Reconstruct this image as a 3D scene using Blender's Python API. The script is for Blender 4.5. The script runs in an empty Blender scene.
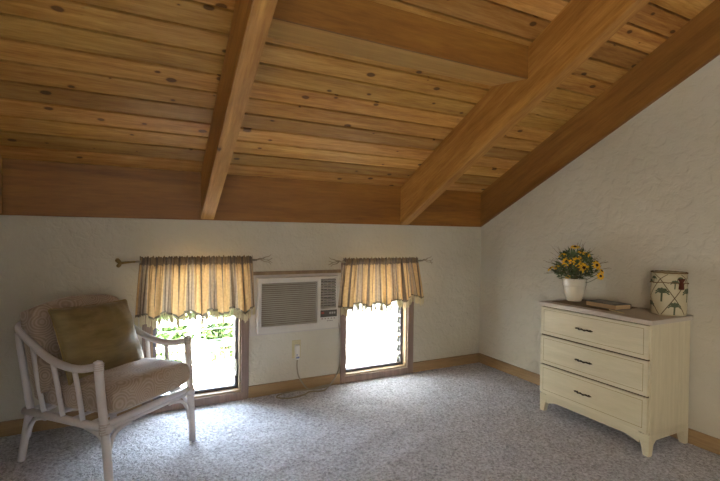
import bpy, bmesh, math, random
from mathutils import Vector, Matrix, noise
rnd = random.Random(7)
S = bpy.context.scene
COL = S.collection
PI = math.pi

# ------------------------------------------------------------------ helpers
def bx(bm, x0, x1, y0, y1, z0, z1, bev=0.0, seg=1, mi=0):
    vs = [bm.verts.new((x, y, z)) for x in (x0, x1) for y in (y0, y1) for z in (z0, z1)]
    q = [(0,1,3,2),(4,6,7,5),(0,4,5,1),(2,3,7,6),(0,2,6,4),(1,5,7,3)]
    fs = [bm.faces.new([vs[i] for i in f]) for f in q]
    for f in fs: f.material_index = mi
    if bev > 0:
        es = list({e for f in fs for e in f.edges})
        r = bmesh.ops.bevel(bm, geom=es, offset=bev, segments=seg, affect='EDGES', profile=0.5)
        for f in r['faces']: f.material_index = mi
    return vs

def prism(bm, pts, f, a, b, mi=0):
    """pts: 2d polygon; f(u,v,w)->xyz ; from w=a to w=b"""
    A = [bm.verts.new(f(u, v, a)) for u, v in pts]
    B = [bm.verts.new(f(u, v, b)) for u, v in pts]
    n = len(pts)
    fs = [bm.faces.new(A), bm.faces.new(B[::-1])]
    for i in range(n):
        fs.append(bm.faces.new([A[i], B[i], B[(i+1) % n], A[(i+1) % n]]))
    for q in fs: q.material_index = mi
    return fs

def crom(pts, n=6):
    pts = [Vector(p) for p in pts]
    out = []
    for i in range(len(pts)-1):
        p0 = pts[max(i-1, 0)]; p1 = pts[i]; p2 = pts[i+1]; p3 = pts[min(i+2, len(pts)-1)]
        for k in range(n):
            t = k/n
            out.append(0.5*((2*p1)+(p2-p0)*t+(2*p0-5*p1+4*p2-p3)*t*t+(3*p1-p0-3*p2+p3)*t**3))
    out.append(pts[-1])
    return out

def tube(bm, pts, r, n=10, dome=True, flat=1.0, mi=0):
    pts = [Vector(p) for p in pts]
    m = len(pts)
    R = r if isinstance(r, (list, tuple)) else [r]*m
    t0 = (pts[1]-pts[0]).normalized()
    up = Vector((0,0,1)) if abs(t0.z) < .9 else Vector((1,0,0))
    u = t0.cross(up).normalized(); rings = []
    for i, p in enumerate(pts):
        t = (pts[min(i+1, m-1)]-pts[max(i-1, 0)]).normalized()
        u = (u - t*u.dot(t)).normalized(); v = t.cross(u)
        rings.append([bm.verts.new(p+(u*math.cos(2*PI*k/n)+v*math.sin(2*PI*k/n)*flat)*R[i]) for k in range(n)])
    for a, b in zip(rings, rings[1:]):
        for k in range(n):
            f = bm.faces.new([a[k], a[(k+1) % n], b[(k+1) % n], b[k]]); f.smooth = True; f.material_index = mi
    for ring, p, q, rr, s in ((rings[0], pts[0], pts[1], R[0], -1), (rings[-1], pts[-1], pts[-2], R[-1], 1)):
        d = (p-q).normalized()
        c = bm.verts.new(p+d*(rr*.45 if dome else 0))
        for k in range(n):
            a, b = ring[k], ring[(k+1) % n]
            f = bm.faces.new([b, a, c] if s < 0 else [a, b, c]); f.smooth = dome; f.material_index = mi

def lathe(bm, prof, c=(0,0,0), n=40, mi=0, smooth=True):
    c = Vector(c); rings = []
    for r, z in prof:
        if r < 1e-6: rings.append([bm.verts.new(c+Vector((0,0,z)))])
        else: rings.append([bm.verts.new(c+Vector((r*math.cos(2*PI*k/n), r*math.sin(2*PI*k/n), z))) for k in range(n)])
    for a, b in zip(rings, rings[1:]):
        for k in range(n):
            A = [a[k % len(a)], a[(k+1) % len(a)]] if len(a) > 1 else [a[0]]
            B = [b[(k+1) % len(b)], b[k % len(b)]] if len(b) > 1 else [b[0]]
            if len(A)+len(B) < 3: continue
            f = bm.faces.new(A+B); f.smooth = smooth; f.material_index = mi

def obj(name, bm, mats, parent=None, world=True, smooth=None, recalc=True):
    if recalc: bmesh.ops.recalc_face_normals(bm, faces=bm.faces)
    if parent is not None and world:
        bm.transform(parent_world(parent).inverted())
    if smooth is not None:
        for f in bm.faces: f.smooth = smooth
    me = bpy.data.meshes.new(name); bm.to_mesh(me); bm.free()
    o = bpy.data.objects.new(name, me); COL.objects.link(o)
    for m in (mats if isinstance(mats, (list, tuple)) else [mats]): me.materials.append(m)
    if parent is not None: o.parent = parent
    return o

def parent_world(o):
    M = o.matrix_basis.copy()
    while o.parent: o = o.parent; M = o.matrix_basis @ M
    return M

def NB(): return bmesh.new()

def thing(name, label, cat, loc=(0,0,0), rotz=0, group=None):
    o = bpy.data.objects.new(name, None); COL.objects.link(o)
    o.location = loc; o.rotation_euler = (0,0,rotz)
    o.matrix_basis = Matrix.Translation(loc) @ Matrix.Rotation(rotz, 4, 'Z')
    o.empty_display_size = .05
    o['label'] = label; o['category'] = cat
    if group: o['group'] = group
    return o

def tag(o, label, cat, group=None):
    o['label'] = label; o['category'] = cat
    if group: o['group'] = group
    return o

def struct(o):
    o['kind'] = 'structure'; return o

# ------------------------------------------------------------------ materials
def srgb(h):
    c = [int(h[i:i+2], 16)/255 for i in (0, 2, 4)]
    return tuple(((v/12.92) if v <= .04045 else ((v+.055)/1.055)**2.4) for v in c) + (1,)

class MT:
    def __init__(s, name):
        s.m = bpy.data.materials.new(name); s.m.use_nodes = True
        s.t = s.m.node_tree; s.n = s.t.nodes; s.l = s.t.links
        s.b = s.n['Principled BSDF']; s.out = s.n['Material Output']
        s.b.inputs['Roughness'].default_value = .6
    def N(s, typ, **kw):
        n = s.n.new(typ)
        for k, v in kw.items(): setattr(n, k, v)
        return n
    def L(s, a, b): s.l.new(a, b)
    def coord(s, scale=(1,1,1), rot=(0,0,0), loc=(0,0,0), kind='Object'):
        tc = s.N('ShaderNodeTexCoord'); mp = s.N('ShaderNodeMapping')
        mp.inputs['Scale'].default_value = scale; mp.inputs['Rotation'].default_value = rot; mp.inputs['Location'].default_value = loc
        s.L(tc.outputs[kind], mp.inputs['Vector']); return mp.outputs['Vector']
    def noise(s, vec, scale, detail=4, rough=.5, dist=0):
        n = s.N('ShaderNodeTexNoise'); n.inputs['Scale'].default_value = scale
        n.inputs['Detail'].default_value = detail; n.inputs['Roughness'].default_value = rough
        n.inputs['Distortion'].default_value = dist
        if vec is not None: s.L(vec, n.inputs['Vector'])
        return n.outputs['Fac']
    def ramp(s, fac, stops):
        r = s.N('ShaderNodeValToRGB'); e = r.color_ramp.elements
        while len(e) < len(stops): e.new(.5)
        for el, (p, c) in zip(e, stops):
            el.position = p; el.color = c if len(c) == 4 else (*c, 1)
        s.L(fac, r.inputs['Fac']); return r.outputs['Color']
    def mix(s, fac, a, b, mode='MIX'):
        m = s.N('ShaderNodeMix', data_type='RGBA', blend_type=mode)
        for sock, v in ((m.inputs[0], fac), (m.inputs[6], a), (m.inputs[7], b)):
            if hasattr(v, 'links'): s.L(v, sock)
            else: sock.default_value = v
        return m.outputs[2]
    def math(s, op, a, b=None, c=None, clamp=False):
        m = s.N('ShaderNodeMath', operation=op); m.use_clamp = clamp
        for i, v in enumerate((a, b, c)):
            if v is None: continue
            if hasattr(v, 'links'): s.L(v, m.inputs[i])
            else: m.inputs[i].default_value = v
        return m.outputs[0]
    def bump(s, h, strength=.3, dist=.01, prev=None):
        b = s.N('ShaderNodeBump'); b.inputs['Strength'].default_value = strength; b.inputs['Distance'].default_value = dist
        s.L(h, b.inputs['Height'])
        if prev: s.L(prev, b.inputs['Normal'])
        return b.outputs['Normal']
    def color(s, c):
        if hasattr(c, 'links'): s.L(c, s.b.inputs['Base Color'])
        else: s.b.inputs['Base Color'].default_value = c
    def normal(s, n): s.L(n, s.b.inputs['Normal'])
    def rough(s, r): s.b.inputs['Roughness'].default_value = r

G3 = lambda v: (v, v, v, 1)

def stucco(name, c1, c2):
    m = MT(name); v = m.coord()
    col = m.ramp(m.noise(v, 1.3, 5), [(.35, c1), (.65, c2)])
    m.color(col); m.rough(.75)
    big = m.noise(v, 15, 4, .55, .5)
    big = m.ramp(big, [(.38, G3(0)), (.55, G3(.75)), (.7, G3(1))])
    n1 = m.bump(big, .6, .005)
    n2 = m.bump(m.noise(v, 55, 4, .6), .42, .004, n1)
    m.normal(n2); return m.m

def wood(name, dark, mid, light, axis='x', slope=0.0, scale=1.0, planks=None, knots=.0, rough=.55, knot_scale=3.0, ksize=.12, gr=.28):
    m = MT(name)
    v = m.coord(rot=(slope, 0, 0))
    sp = m.N('ShaderNodeSeparateXYZ'); m.L(v, sp.inputs[0])
    X, Y, Z = sp.outputs
    var = None
    if planks:
        pitch, off = planks
        idx = m.math('FLOOR', m.math('DIVIDE', m.math('SUBTRACT', m.math('MULTIPLY', Y, -1), off), pitch))
        wn = m.N('ShaderNodeTexWhiteNoise', noise_dimensions='1D'); m.L(idx, wn.inputs['W'])
        var = wn.outputs['Value']
        X = m.math('ADD', X, m.math('MULTIPLY', var, 37.0))
    st = {'x': (.09, 1, 1), 'y': (1, .09, 1), 'z': (1, 1, .09)}[axis]
    cb = m.N('ShaderNodeCombineXYZ')
    for i, (c, k) in enumerate(zip((X, Y, Z), st)): m.L(m.math('MULTIPLY', c, k*scale), cb.inputs[i])
    g = cb.outputs[0]
    # knots warp the grain
    ck = m.N('ShaderNodeCombineXYZ')
    sk = {'x': (.42, 1, 1), 'y': (1, .42, 1), 'z': (1, 1, .42)}[axis]
    al, o1, o2 = {'x': (X, Y, Z), 'y': (Y, X, Z), 'z': (Z, X, Y)}[axis]
    m.L(m.math('MULTIPLY', al, .6), ck.inputs[0]); m.L(m.math('ADD', o1, o2), ck.inputs[1])
    grain = m.noise(g, 11, 5, .6, .9)
    fine = m.noise(g, 95, 3, .6, .2)
    col = m.ramp(grain, [(.3, dark), (.5, mid), (.7, light)])
    col = m.mix(.35, col, m.ramp(fine, [(.3, dark), (.65, light)]))
    rings = m.N('ShaderNodeTexWave', wave_type='BANDS', bands_direction={'x': 'Y', 'y': 'X', 'z': 'X'}[axis])
    rings.inputs['Scale'].default_value = 5; rings.inputs['Distortion'].default_value = 9; rings.inputs['Detail'].default_value = 2
    rings.inputs['Detail Scale'].default_value = .8
    m.L(g, rings.inputs['Vector'])
    col = m.mix(m.math('MULTIPLY', rings.outputs['Fac'], gr), col, dark)
    if knots > 0:
        vo = m.N('ShaderNodeTexVoronoi', voronoi_dimensions='2D'); vo.inputs['Scale'].default_value = knot_scale
        m.L(ck.outputs[0], vo.inputs['Vector'])
        d = m.math('ADD', vo.outputs['Distance'], m.math('MULTIPLY', m.math('SUBTRACT', m.noise(ck.outputs[0], 30, 2), .5), .05))
        sepc = m.N('ShaderNodeSeparateColor'); m.L(vo.outputs['Color'], sepc.inputs[0])
        size = m.math('MULTIPLY', m.math('SUBTRACT', sepc.outputs[0], 1-knots), ksize/knots)
        rr = m.math('SUBTRACT', size, d)
        k1 = m.math('MULTIPLY', m.math('ADD', rr, .03), 22, clamp=True)
        k2 = m.math('MULTIPLY', rr, 40, clamp=True)
        kn = tuple(c*.28 for c in dark[:3])+(1,)
        col = m.mix(m.math('MULTIPLY', k1, .45), col, dark)
        col = m.mix(m.math('MULTIPLY', k2, .85), col, kn)
    if var:
        hv = m.N('ShaderNodeHueSaturation')
        m.L(m.math('ADD', m.math('MULTIPLY', var, .5), .74), hv.inputs['Value'])
        w2 = m.N('ShaderNodeTexWhiteNoise', noise_dimensions='1D'); m.L(m.math('ADD', idx, 51.3), w2.inputs['W'])
        m.L(m.math('ADD', m.math('MULTIPLY', w2.outputs['Value'], .014), .495), hv.inputs['Hue'])
        m.L(col, hv.inputs['Color']); col = hv.outputs['Color']
    m.color(col); m.rough(rough)
    m.normal(m.bump(m.math('ADD', fine, m.math('MULTIPLY', grain, .5)), .18, .002))
    return m.m

def plain(name, c, rough=.5, metal=0, bump=0, bscale=80, var=.0):
    m = MT(name); m.rough(rough); m.b.inputs['Metallic'].default_value = metal
    v = m.coord()
    k = max(var, .04)
    lo = tuple(x*(1-k) for x in c[:3])+(1,); hi = tuple(min(1, x*(1+k)) for x in c[:3])+(1,)
    m.color(m.ramp(m.noise(v, 6, 3), [(.35, lo), (.65, hi)]))
    if bump: m.normal(m.bump(m.noise(v, bscale, 3), bump, .003))
    return m.m

SL = math.atan(.5)
M = {}
M['wall'] = stucco('stucco', srgb('BBB4A3'), srgb('C6C0B1'))
M['plank'] = wood('ceiling planks', srgb('87521A'), srgb('B4823C'), srgb('D0A460'), 'x', SL, 1.0, planks=(.1375, .773), knots=.8, knot_scale=6.5, gr=.15)
M['beam'] = wood('beam fir', srgb('80521C'), srgb('AC7836'), srgb('CC9C54'), 'y', SL, .9, knots=.3, knot_scale=3.4, ksize=.05)
M['rafter'] = wood('rafter fir', srgb('6C4618'), srgb('885C28'), srgb('9C7036'), 'y', SL, .9, knots=.1, ksize=.04)
M['header'] = wood('header cedar', srgb('683C0C'), srgb('8A5A1C'), srgb('9C6A28'), 'x', 0, .7)
M['soffit'] = wood('soffit', srgb('AA7E3C'), srgb('C49A54'), srgb('D2AC68'), 'x', 0, .8, knots=.2, ksize=.05)  # wood tone lightened: light on the underside is painted into the colour
M['block'] = wood('blocking', srgb('6A4214'), srgb('8C5E22'), srgb('A07230'), 'x', 0, .8, knots=.4, ksize=.06)  # wood tone darkened: shade on the upright face is painted in
M['base'] = wood('baseboard', srgb('82684A'), srgb('9E815C'), srgb('AE926A'), 'x', 0, .8)
M['base_y'] = wood('baseboard_y', srgb('82684A'), srgb('9E815C'), srgb('AE926A'), 'y', 0, .8)
M['casing'] = wood('casing', srgb('6E5A50'), srgb('857066'), srgb('988276'), 'z', 0, .8)
M['jamb'] = wood('jamb', srgb('786450'), srgb('927A5E'), srgb('A48C6C'), 'z', 0, .8)
M['alu'] = plain('window aluminium', srgb('6A6A72'), .35, .7)
M['clip'] = plain('louver clip', srgb('9A9A94'), .4, .4)
M['dres'] = wood('dresser front', srgb('C2B89A'), srgb('CCC2A6'), srgb('D6CCB2'), 'y', 0, 1.6, rough=.45)
M['dres_side'] = wood('dresser side', srgb('BEB498'), srgb('CAC0A4'), srgb('D4CAB0'), 'z', 0, 1.6, rough=.45)
M['dres_top'] = plain('dresser top', srgb('B9AFA4'), .4, var=.05)
M['groove'] = plain('groove', srgb('8E7F58'), .7)
M['gap'] = plain('drawer gap', srgb('4A3C28'), .8)
M['pull'] = plain('pull bronze', srgb('4A4336'), .35, .8, .3, 120, .3)
M['chair'] = plain('painted rattan', srgb('CCC6C8'), .38, 0, .12, 40)
M['wrap'] = plain('rattan binding', srgb('BBB0AB'), .6, 0, .6, 300)
M['ac'] = plain('ac plastic', srgb('C9C4BC'), .45)
M['ac_panel'] = plain('mounting board paint', srgb('BDB7B2'), .55)
M['ac_dark'] = plain('ac dark', srgb('45403A'), .5)
M['ac_mid'] = plain('ac grille shade', srgb('9A9082'), .55)
M['ac_disp'] = plain('ac display', srgb('55534E'), .25)
M['ac_red'] = plain('ac red', srgb('8E3A30'), .4)
M['plate'] = plain('outlet plate', srgb('C0B48E'), .4)
M['plug'] = plain('plug', srgb('D8D4CC'), .4)
M['plugblue'] = plain('plug label', srgb('7C86A8'), .5)
M['cord'] = plain('cord', srgb('968E7E'), .5)
M['iron'] = plain('aged iron twig', srgb('8F8676'), .5, .5, .6, 150, .35)
M['rod_end'] = plain('aged brass', srgb('8A7442'), .45, .5, .5, 120, .3)
M['pot'] = plain('glazed pot', srgb('DAD3C2'), .12)
M['petal'] = plain('petal', srgb('EDBB20'), .6, var=.2)
M['disc'] = plain('flower disc', srgb('3A1E10'), .9)
M['leaf'] = plain('leaf', srgb('4E5E38'), .6, var=.5)
M['twig'] = plain('twig', srgb('6A5E3C'), .8, var=.3)
M['book'] = plain('book cover', srgb('3C4448'), .4, var=.15)
M['pages'] = plain('book pages', srgb('B39C7C'), .8)
M['mat'] = plain('runner cloth', srgb('7C6A54'), .9, 0, .4, 300)
M['pen'] = plain('pen', srgb('CFC49A'), .4)
M['cord_trim'] = plain('cord trim', srgb('6E5430'), .8, 0, .6, 400)
M['tassel'] = plain('tassel', srgb('5A2A1C'), .9, 0, .6, 300)
M['fringe'] = plain('fringe', srgb('C8BC9A'), .9)
M['rail'] = plain('deck paint', srgb('E8E8E4'), .6)
M['hedge'] = plain('shrub leaf', srgb('2C4614'), .6, var=.5)
M['bark'] = plain('bark', srgb('7A6A50'), .9)
M['yard'] = plain('yard', srgb('E4E2D8'), .9, var=.1)
M['moor'] = plain('socket dark', srgb('2A2622'), .6)

# carpet
m = MT('carpet'); v = m.coord()
n = m.noise(v, 62, 3, .65, .4)
n2 = m.noise(v, 7, 3)
c = m.ramp(n, [(.34, srgb('84848C')), (.5, srgb('BEBDC8')), (.66, srgb('E2E1EA'))])
c = m.mix(.18, c, m.ramp(n2, [(.35, srgb('98969A')), (.65, srgb('D2D0D4'))]))
m.color(c); m.rough(.95)
m.b.inputs['Sheen Weight'].default_value = .25
nb = m.bump(n, 1.0, .02); m.normal(m.bump(m.noise(v, 28, 3, .6, .8), .8, .02, nb))
M['carpet'] = m.m

# cushion fabric : concentric shell-like woven arcs
m = MT('cushion fabric'); v = m.coord()
vo = m.N('ShaderNodeTexVoronoi'); vo.inputs['Scale'].default_value = 10; m.L(v, vo.inputs['Vector'])
w = m.math('SINE', m.math('MULTIPLY', vo.outputs['Distance'], 52))
w = m.math('MULTIPLY', m.math('ADD', w, 1), .5)
c = m.ramp(w, [(.15, srgb('92806F')), (.6, srgb('A89686')), (.95, srgb('B2A092'))])
c = m.mix(.25, c, m.ramp(m.noise(v, 5, 2), [(.35, srgb('887668')), (.65, srgb('B4A294'))]))
m.color(c); m.rough(.85); m.b.inputs['Sheen Weight'].default_value = .3
m.normal(m.bump(w, .35, .002, m.bump(m.noise(v, 400, 2), .3, .001)))
M['cushion'] = m.m

# olive pillow satin
m = MT('olive satin'); v = m.coord(scale=(1, 1, 4))
c = m.ramp(m.noise(v, 7, 4, .6, .6), [(.3, srgb('665730')), (.7, srgb('827046'))])
m.color(c); m.rough(.5); m.b.inputs['Sheen Weight'].default_value = .3
m.normal(m.bump(m.noise(v, 9, 4, .55, .6), .3, .01))
M['olive'] = m.m
M['olive_cord'] = plain('olive cord', srgb('8A7848'), .7, 0, .6, 300)

# valance fabric (UV x along the rod; sheer: half the light goes through)
def valance_mat(name, reps, phase):
    m = MT(name)
    tc = m.N('ShaderNodeTexCoord'); sp = m.N('ShaderNodeSeparateXYZ'); m.L(tc.outputs['UV'], sp.inputs[0])
    u = m.math('FRACT', m.math('ADD', m.math('MULTIPLY', sp.outputs[0], reps), phase))
    gold = srgb('C8A472'); taupe = srgb('A08C76'); dk = srgb('6A5848'); cream = srgb('BA9C74')
    r = m.N('ShaderNodeValToRGB'); r.color_ramp.interpolation = 'CONSTANT'
    st = [(0, dk), (.045, gold), (.27, dk), (.295, gold), (.36, taupe), (.40, dk), (.43, taupe), (.50, cream), (.53, taupe),
          (.585, dk), (.61, taupe), (.665, gold), (.71, dk), (.735, gold), (.955, dk)]
    e = r.color_ramp.elements
    while len(e) < len(st): e.new(.5)
    for el, (p, cc) in zip(e, st): el.position = p; el.color = cc
    m.L(u, r.inputs['Fac']); c = r.outputs['Color']
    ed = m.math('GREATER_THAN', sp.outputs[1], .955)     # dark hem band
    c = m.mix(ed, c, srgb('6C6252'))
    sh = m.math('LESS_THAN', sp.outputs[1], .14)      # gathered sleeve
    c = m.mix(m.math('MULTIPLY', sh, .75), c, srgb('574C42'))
    v = m.coord(scale=(1, 1, 1))
    c = m.mix(.35, c, m.ramp(m.noise(v, 60, 3), [(.3, G3(.35)), (.7, G3(1))]), 'MULTIPLY')
    d = m.b; m.color(c); m.rough(.8)
    t = m.N('ShaderNodeBsdfTranslucent'); m.L(c, t.inputs['Color'])
    mx = m.N('ShaderNodeMixShader'); mx.inputs[0].default_value = .17
    m.L(d.outputs[0], mx.inputs[1]); m.L(t.outputs[0], mx.inputs[2]); m.L(mx.outputs[0], m.out.inputs['Surface'])
    return m.m

def glass_mat(name, tint, frost):
    m = MT(name)
    tr = m.N('ShaderNodeBsdfTransparent'); tr.inputs['Color'].default_value = tint
    gl = m.N('ShaderNodeBsdfGlossy'); gl.inputs['Roughness'].default_value = .08
    fr = m.N('ShaderNodeFresnel'); fr.inputs['IOR'].default_value = 1.35
    mx = m.N('ShaderNodeMixShader'); m.L(fr.outputs[0], mx.inputs[0]); m.L(tr.outputs[0], mx.inputs[1]); m.L(gl.outputs[0], mx.inputs[2])
    res = mx.outputs[0]
    if frost:
        tl = m.N('ShaderNodeBsdfTranslucent'); tl.inputs['Color'].default_value = (.66, .67, .66, 1)
        m2 = m.N('ShaderNodeMixShader'); m2.inputs[0].default_value = frost
        m.L(res, m2.inputs[1]); m.L(tl.outputs[0], m2.inputs[2]); res = m2.outputs[0]
    m.L(res, m.out.inputs['Surface']); return m.m
M['clear'] = glass_mat('clear louver glass', (.93, .96, .95, 1), 0)
M['frost'] = glass_mat('frosted louver glass', (.93, .96, .95, 1), .72)
M['edge'] = plain('ground glass edge', srgb('7E8484'), .5)

# ------------------------------------------------------------------ room shell
ZB, ZT = 1.362, 1.699            # header underside, ceiling height at the back wall
XL, YR = -3.92, -6.4
roof = lambda y: ZT - .5*y
# floor (pile modelled as an uneven surface)
bm = NB()
nx, ny = 300, 330
x0, x1, y0, y1 = XL, 0.0, -4.3, 0.0
grid = []
for j in range(ny+1):
    row = []
    for i in range(nx+1):
        x = x0+(x1-x0)*i/nx; y = y0+(y1-y0)*j/ny
        z = .008*noise.noise(Vector((x*48, y*48, 0)))+.004*noise.noise(Vector((x*17, y*17, 3)))-.005
        row.append(bm.verts.new((x, y, z)))
    grid.append(row)
for j in range(ny):
    for i in range(nx):
        f = bm.faces.new([grid[j][i], grid[j][i+1], grid[j+1][i+1], grid[j+1][i]]); f.smooth = True
bx(bm, XL, 0, YR, -4.3, -.05, -.003)
struct(obj('floor', bm, M['carpet']))

# back wall with openings: window 1, air-conditioner sleeve, window 2
WT = .16
W1 = (-3.000, -2.378, .055, 1.03); W2 = (-1.500, -.872, .055, 1.00); AC = (-2.235, -1.635, .52, .905)
bm = NB()
cuts = [W1, AC, W2]
edges = [XL] + [v for c in cuts for v in c[:2]] + [0.0]
for i in range(0, 8, 2): bx(bm, edges[i], edges[i+1], 0, WT, -.1, ZT+.0)
for c in cuts:
    bx(bm, c[0], c[1], 0, WT, -.1, c[2]); bx(bm, c[0], c[1], 0, WT, c[3], ZT)
struct(obj('wall_back', bm, M['wall']))
# right & left walls follow the roof pitch
slab = lambda bm, poly, xa, xb: prism(bm, poly, lambda u, v, w: (w, u, v), xa, xb)
bm = NB(); slab(bm, [(WT, -.1), (YR, -.1), (YR, roof(YR)), (WT, roof(WT))], 0.0, .15)
struct(obj('wall_right', bm, M['wall']))
bm = NB(); LY0, LY1, LZ0, LZ1 = -5.7, -3.7, .30, 2.05      # left wall, with an unseen opening added behind the camera for side fill light
slab(bm, [(WT, -.1), (LY1, -.1), (LY1, roof(LY1)), (WT, roof(WT))], XL-.15, XL)
slab(bm, [(LY0, -.1), (YR, -.1), (YR, roof(YR)), (LY0, roof(LY0))], XL-.15, XL)
slab(bm, [(LY1, -.1), (LY0, -.1), (LY0, LZ0), (LY1, LZ0)], XL-.15, XL)
slab(bm, [(LY1, LZ1), (LY0, LZ1), (LY0, roof(LY0)), (LY1, roof(LY1))], XL-.15, XL)
struct(obj('wall_left', bm, M['wall']))
# rear wall behind the camera
bm = NB()
bx(bm, XL, 0, YR-.15, YR, -.1, 4.89)
struct(obj('wall_rear', bm, M['wall']))

# ceiling: tongue and groove planks with V grooves
bm = NB()
LEN = 6.6*math.hypot(1, .5)
def P(d, depth):   # distance up the slope, depth above the plank face
    c, s = 1/math.hypot(1, .5), .5/math.hypot(1, .5)
    return (-d*c + depth*s, ZT + d*s + depth*c)
prof = [P(-.2, 0)]
k = 0
while .013+k*.1375 < LEN:
    d = .013+k*.1375
    prof += [P(d-.0090, 0), P(d-.0070, .003), P(d-.0065, .034), P(d+.0065, .034), P(d+.0070, .003), P(d+.0090, 0)]; k += 1
prof += [P(LEN, 0), P(LEN, .05), P(-.2, .05)]
A = [bm.verts.new((XL-.1, y, z)) for y, z in prof]; B = [bm.verts.new((.1, y, z)) for y, z in prof]
for i in range(len(prof)):
    j = (i+1) % len(prof); bm.faces.new([A[i], B[i], B[j], A[j]])
struct(obj('ceiling', bm, M['plank']))

# header board along the top of the back wall, rafters, blocking
bm = NB(); bx(bm, XL, -.03, -.022, 0, ZB, ZT+.008, .002)
tag(obj('wall_header', bm, M['header']), 'reddish brown horizontal timber along the top of the white wall', 'timber')
def rafter(x0, x1, zb, label, mat, name='ceiling_beam', y_end=-.0):
    bm = NB(); zt = ZT
    yR = YR+.02
    prism(bm, [(y_end, zb-.5*y_end), (yR, zb-.5*yR), (yR, zt-.5*yR), (y_end, zt-.5*y_end)], lambda u, v, w: (w, u, v), x0, x1)
    es = [e for e in bm.edges if abs(e.verts[0].co.y-e.verts[1].co.y) > 1]
    bmesh.ops.bevel(bm, geom=es, offset=.004, segments=2, affect='EDGES')
    return tag(obj(name, bm, mat), label, 'beam')
rafter(-2.681, -2.588, 1.357, 'sloping exposed wooden ceiling beam above the left window, ending over its valance', M['beam'], y_end=-.022)
rafter(-.9745, -.887, 1.350, 'sloping exposed wooden ceiling beam above the right window, meeting the cross block', M['beam'], y_end=-.022)
rafter(-.030, 0, ZB, 'brown rafter running up against the right wall over the dresser', M['rafter'])
rafter(XL, -3.826, 1.357, 'beam end at the far left edge of the photo above the armchair', M['beam'], y_end=-.022)
# cross block between the beams: level underside, upright face
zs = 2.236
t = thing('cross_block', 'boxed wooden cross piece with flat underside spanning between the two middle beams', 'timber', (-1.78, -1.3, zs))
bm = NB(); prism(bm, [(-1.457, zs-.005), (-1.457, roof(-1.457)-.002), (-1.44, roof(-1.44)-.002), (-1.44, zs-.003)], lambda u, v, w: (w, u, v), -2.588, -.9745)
obj('face_board', bm, M['block'], t)['label'] = 'upright face board with shade painted into its darker wood'
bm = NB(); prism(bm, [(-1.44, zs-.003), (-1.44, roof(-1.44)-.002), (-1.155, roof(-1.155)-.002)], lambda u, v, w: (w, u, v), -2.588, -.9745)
obj('underside_board', bm, M['soffit'], t)['label'] = 'flat underside board with light painted into its paler wood'

# baseboards
def board(name, a, b, axis, mat):
    bm = NB()
    if axis == 'x': bx(bm, a, b, -.014, 0, -.005, .088, .003)
    else: bx(bm, -.014, 0, a, b, -.005, .088, .003)
    return obj(name, bm, mat)
struct(board('baseboard_back', XL, -3.058, 'x', M['base']))
o = struct(board('baseboard_back', -2.322, -1.548, 'x', M['base']))
o = struct(board('baseboard_back', -.810, -.0145, 'x', M['base']))
struct(board('baseboard_right', -6.3, 0, 'y', M['base_y']))

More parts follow.
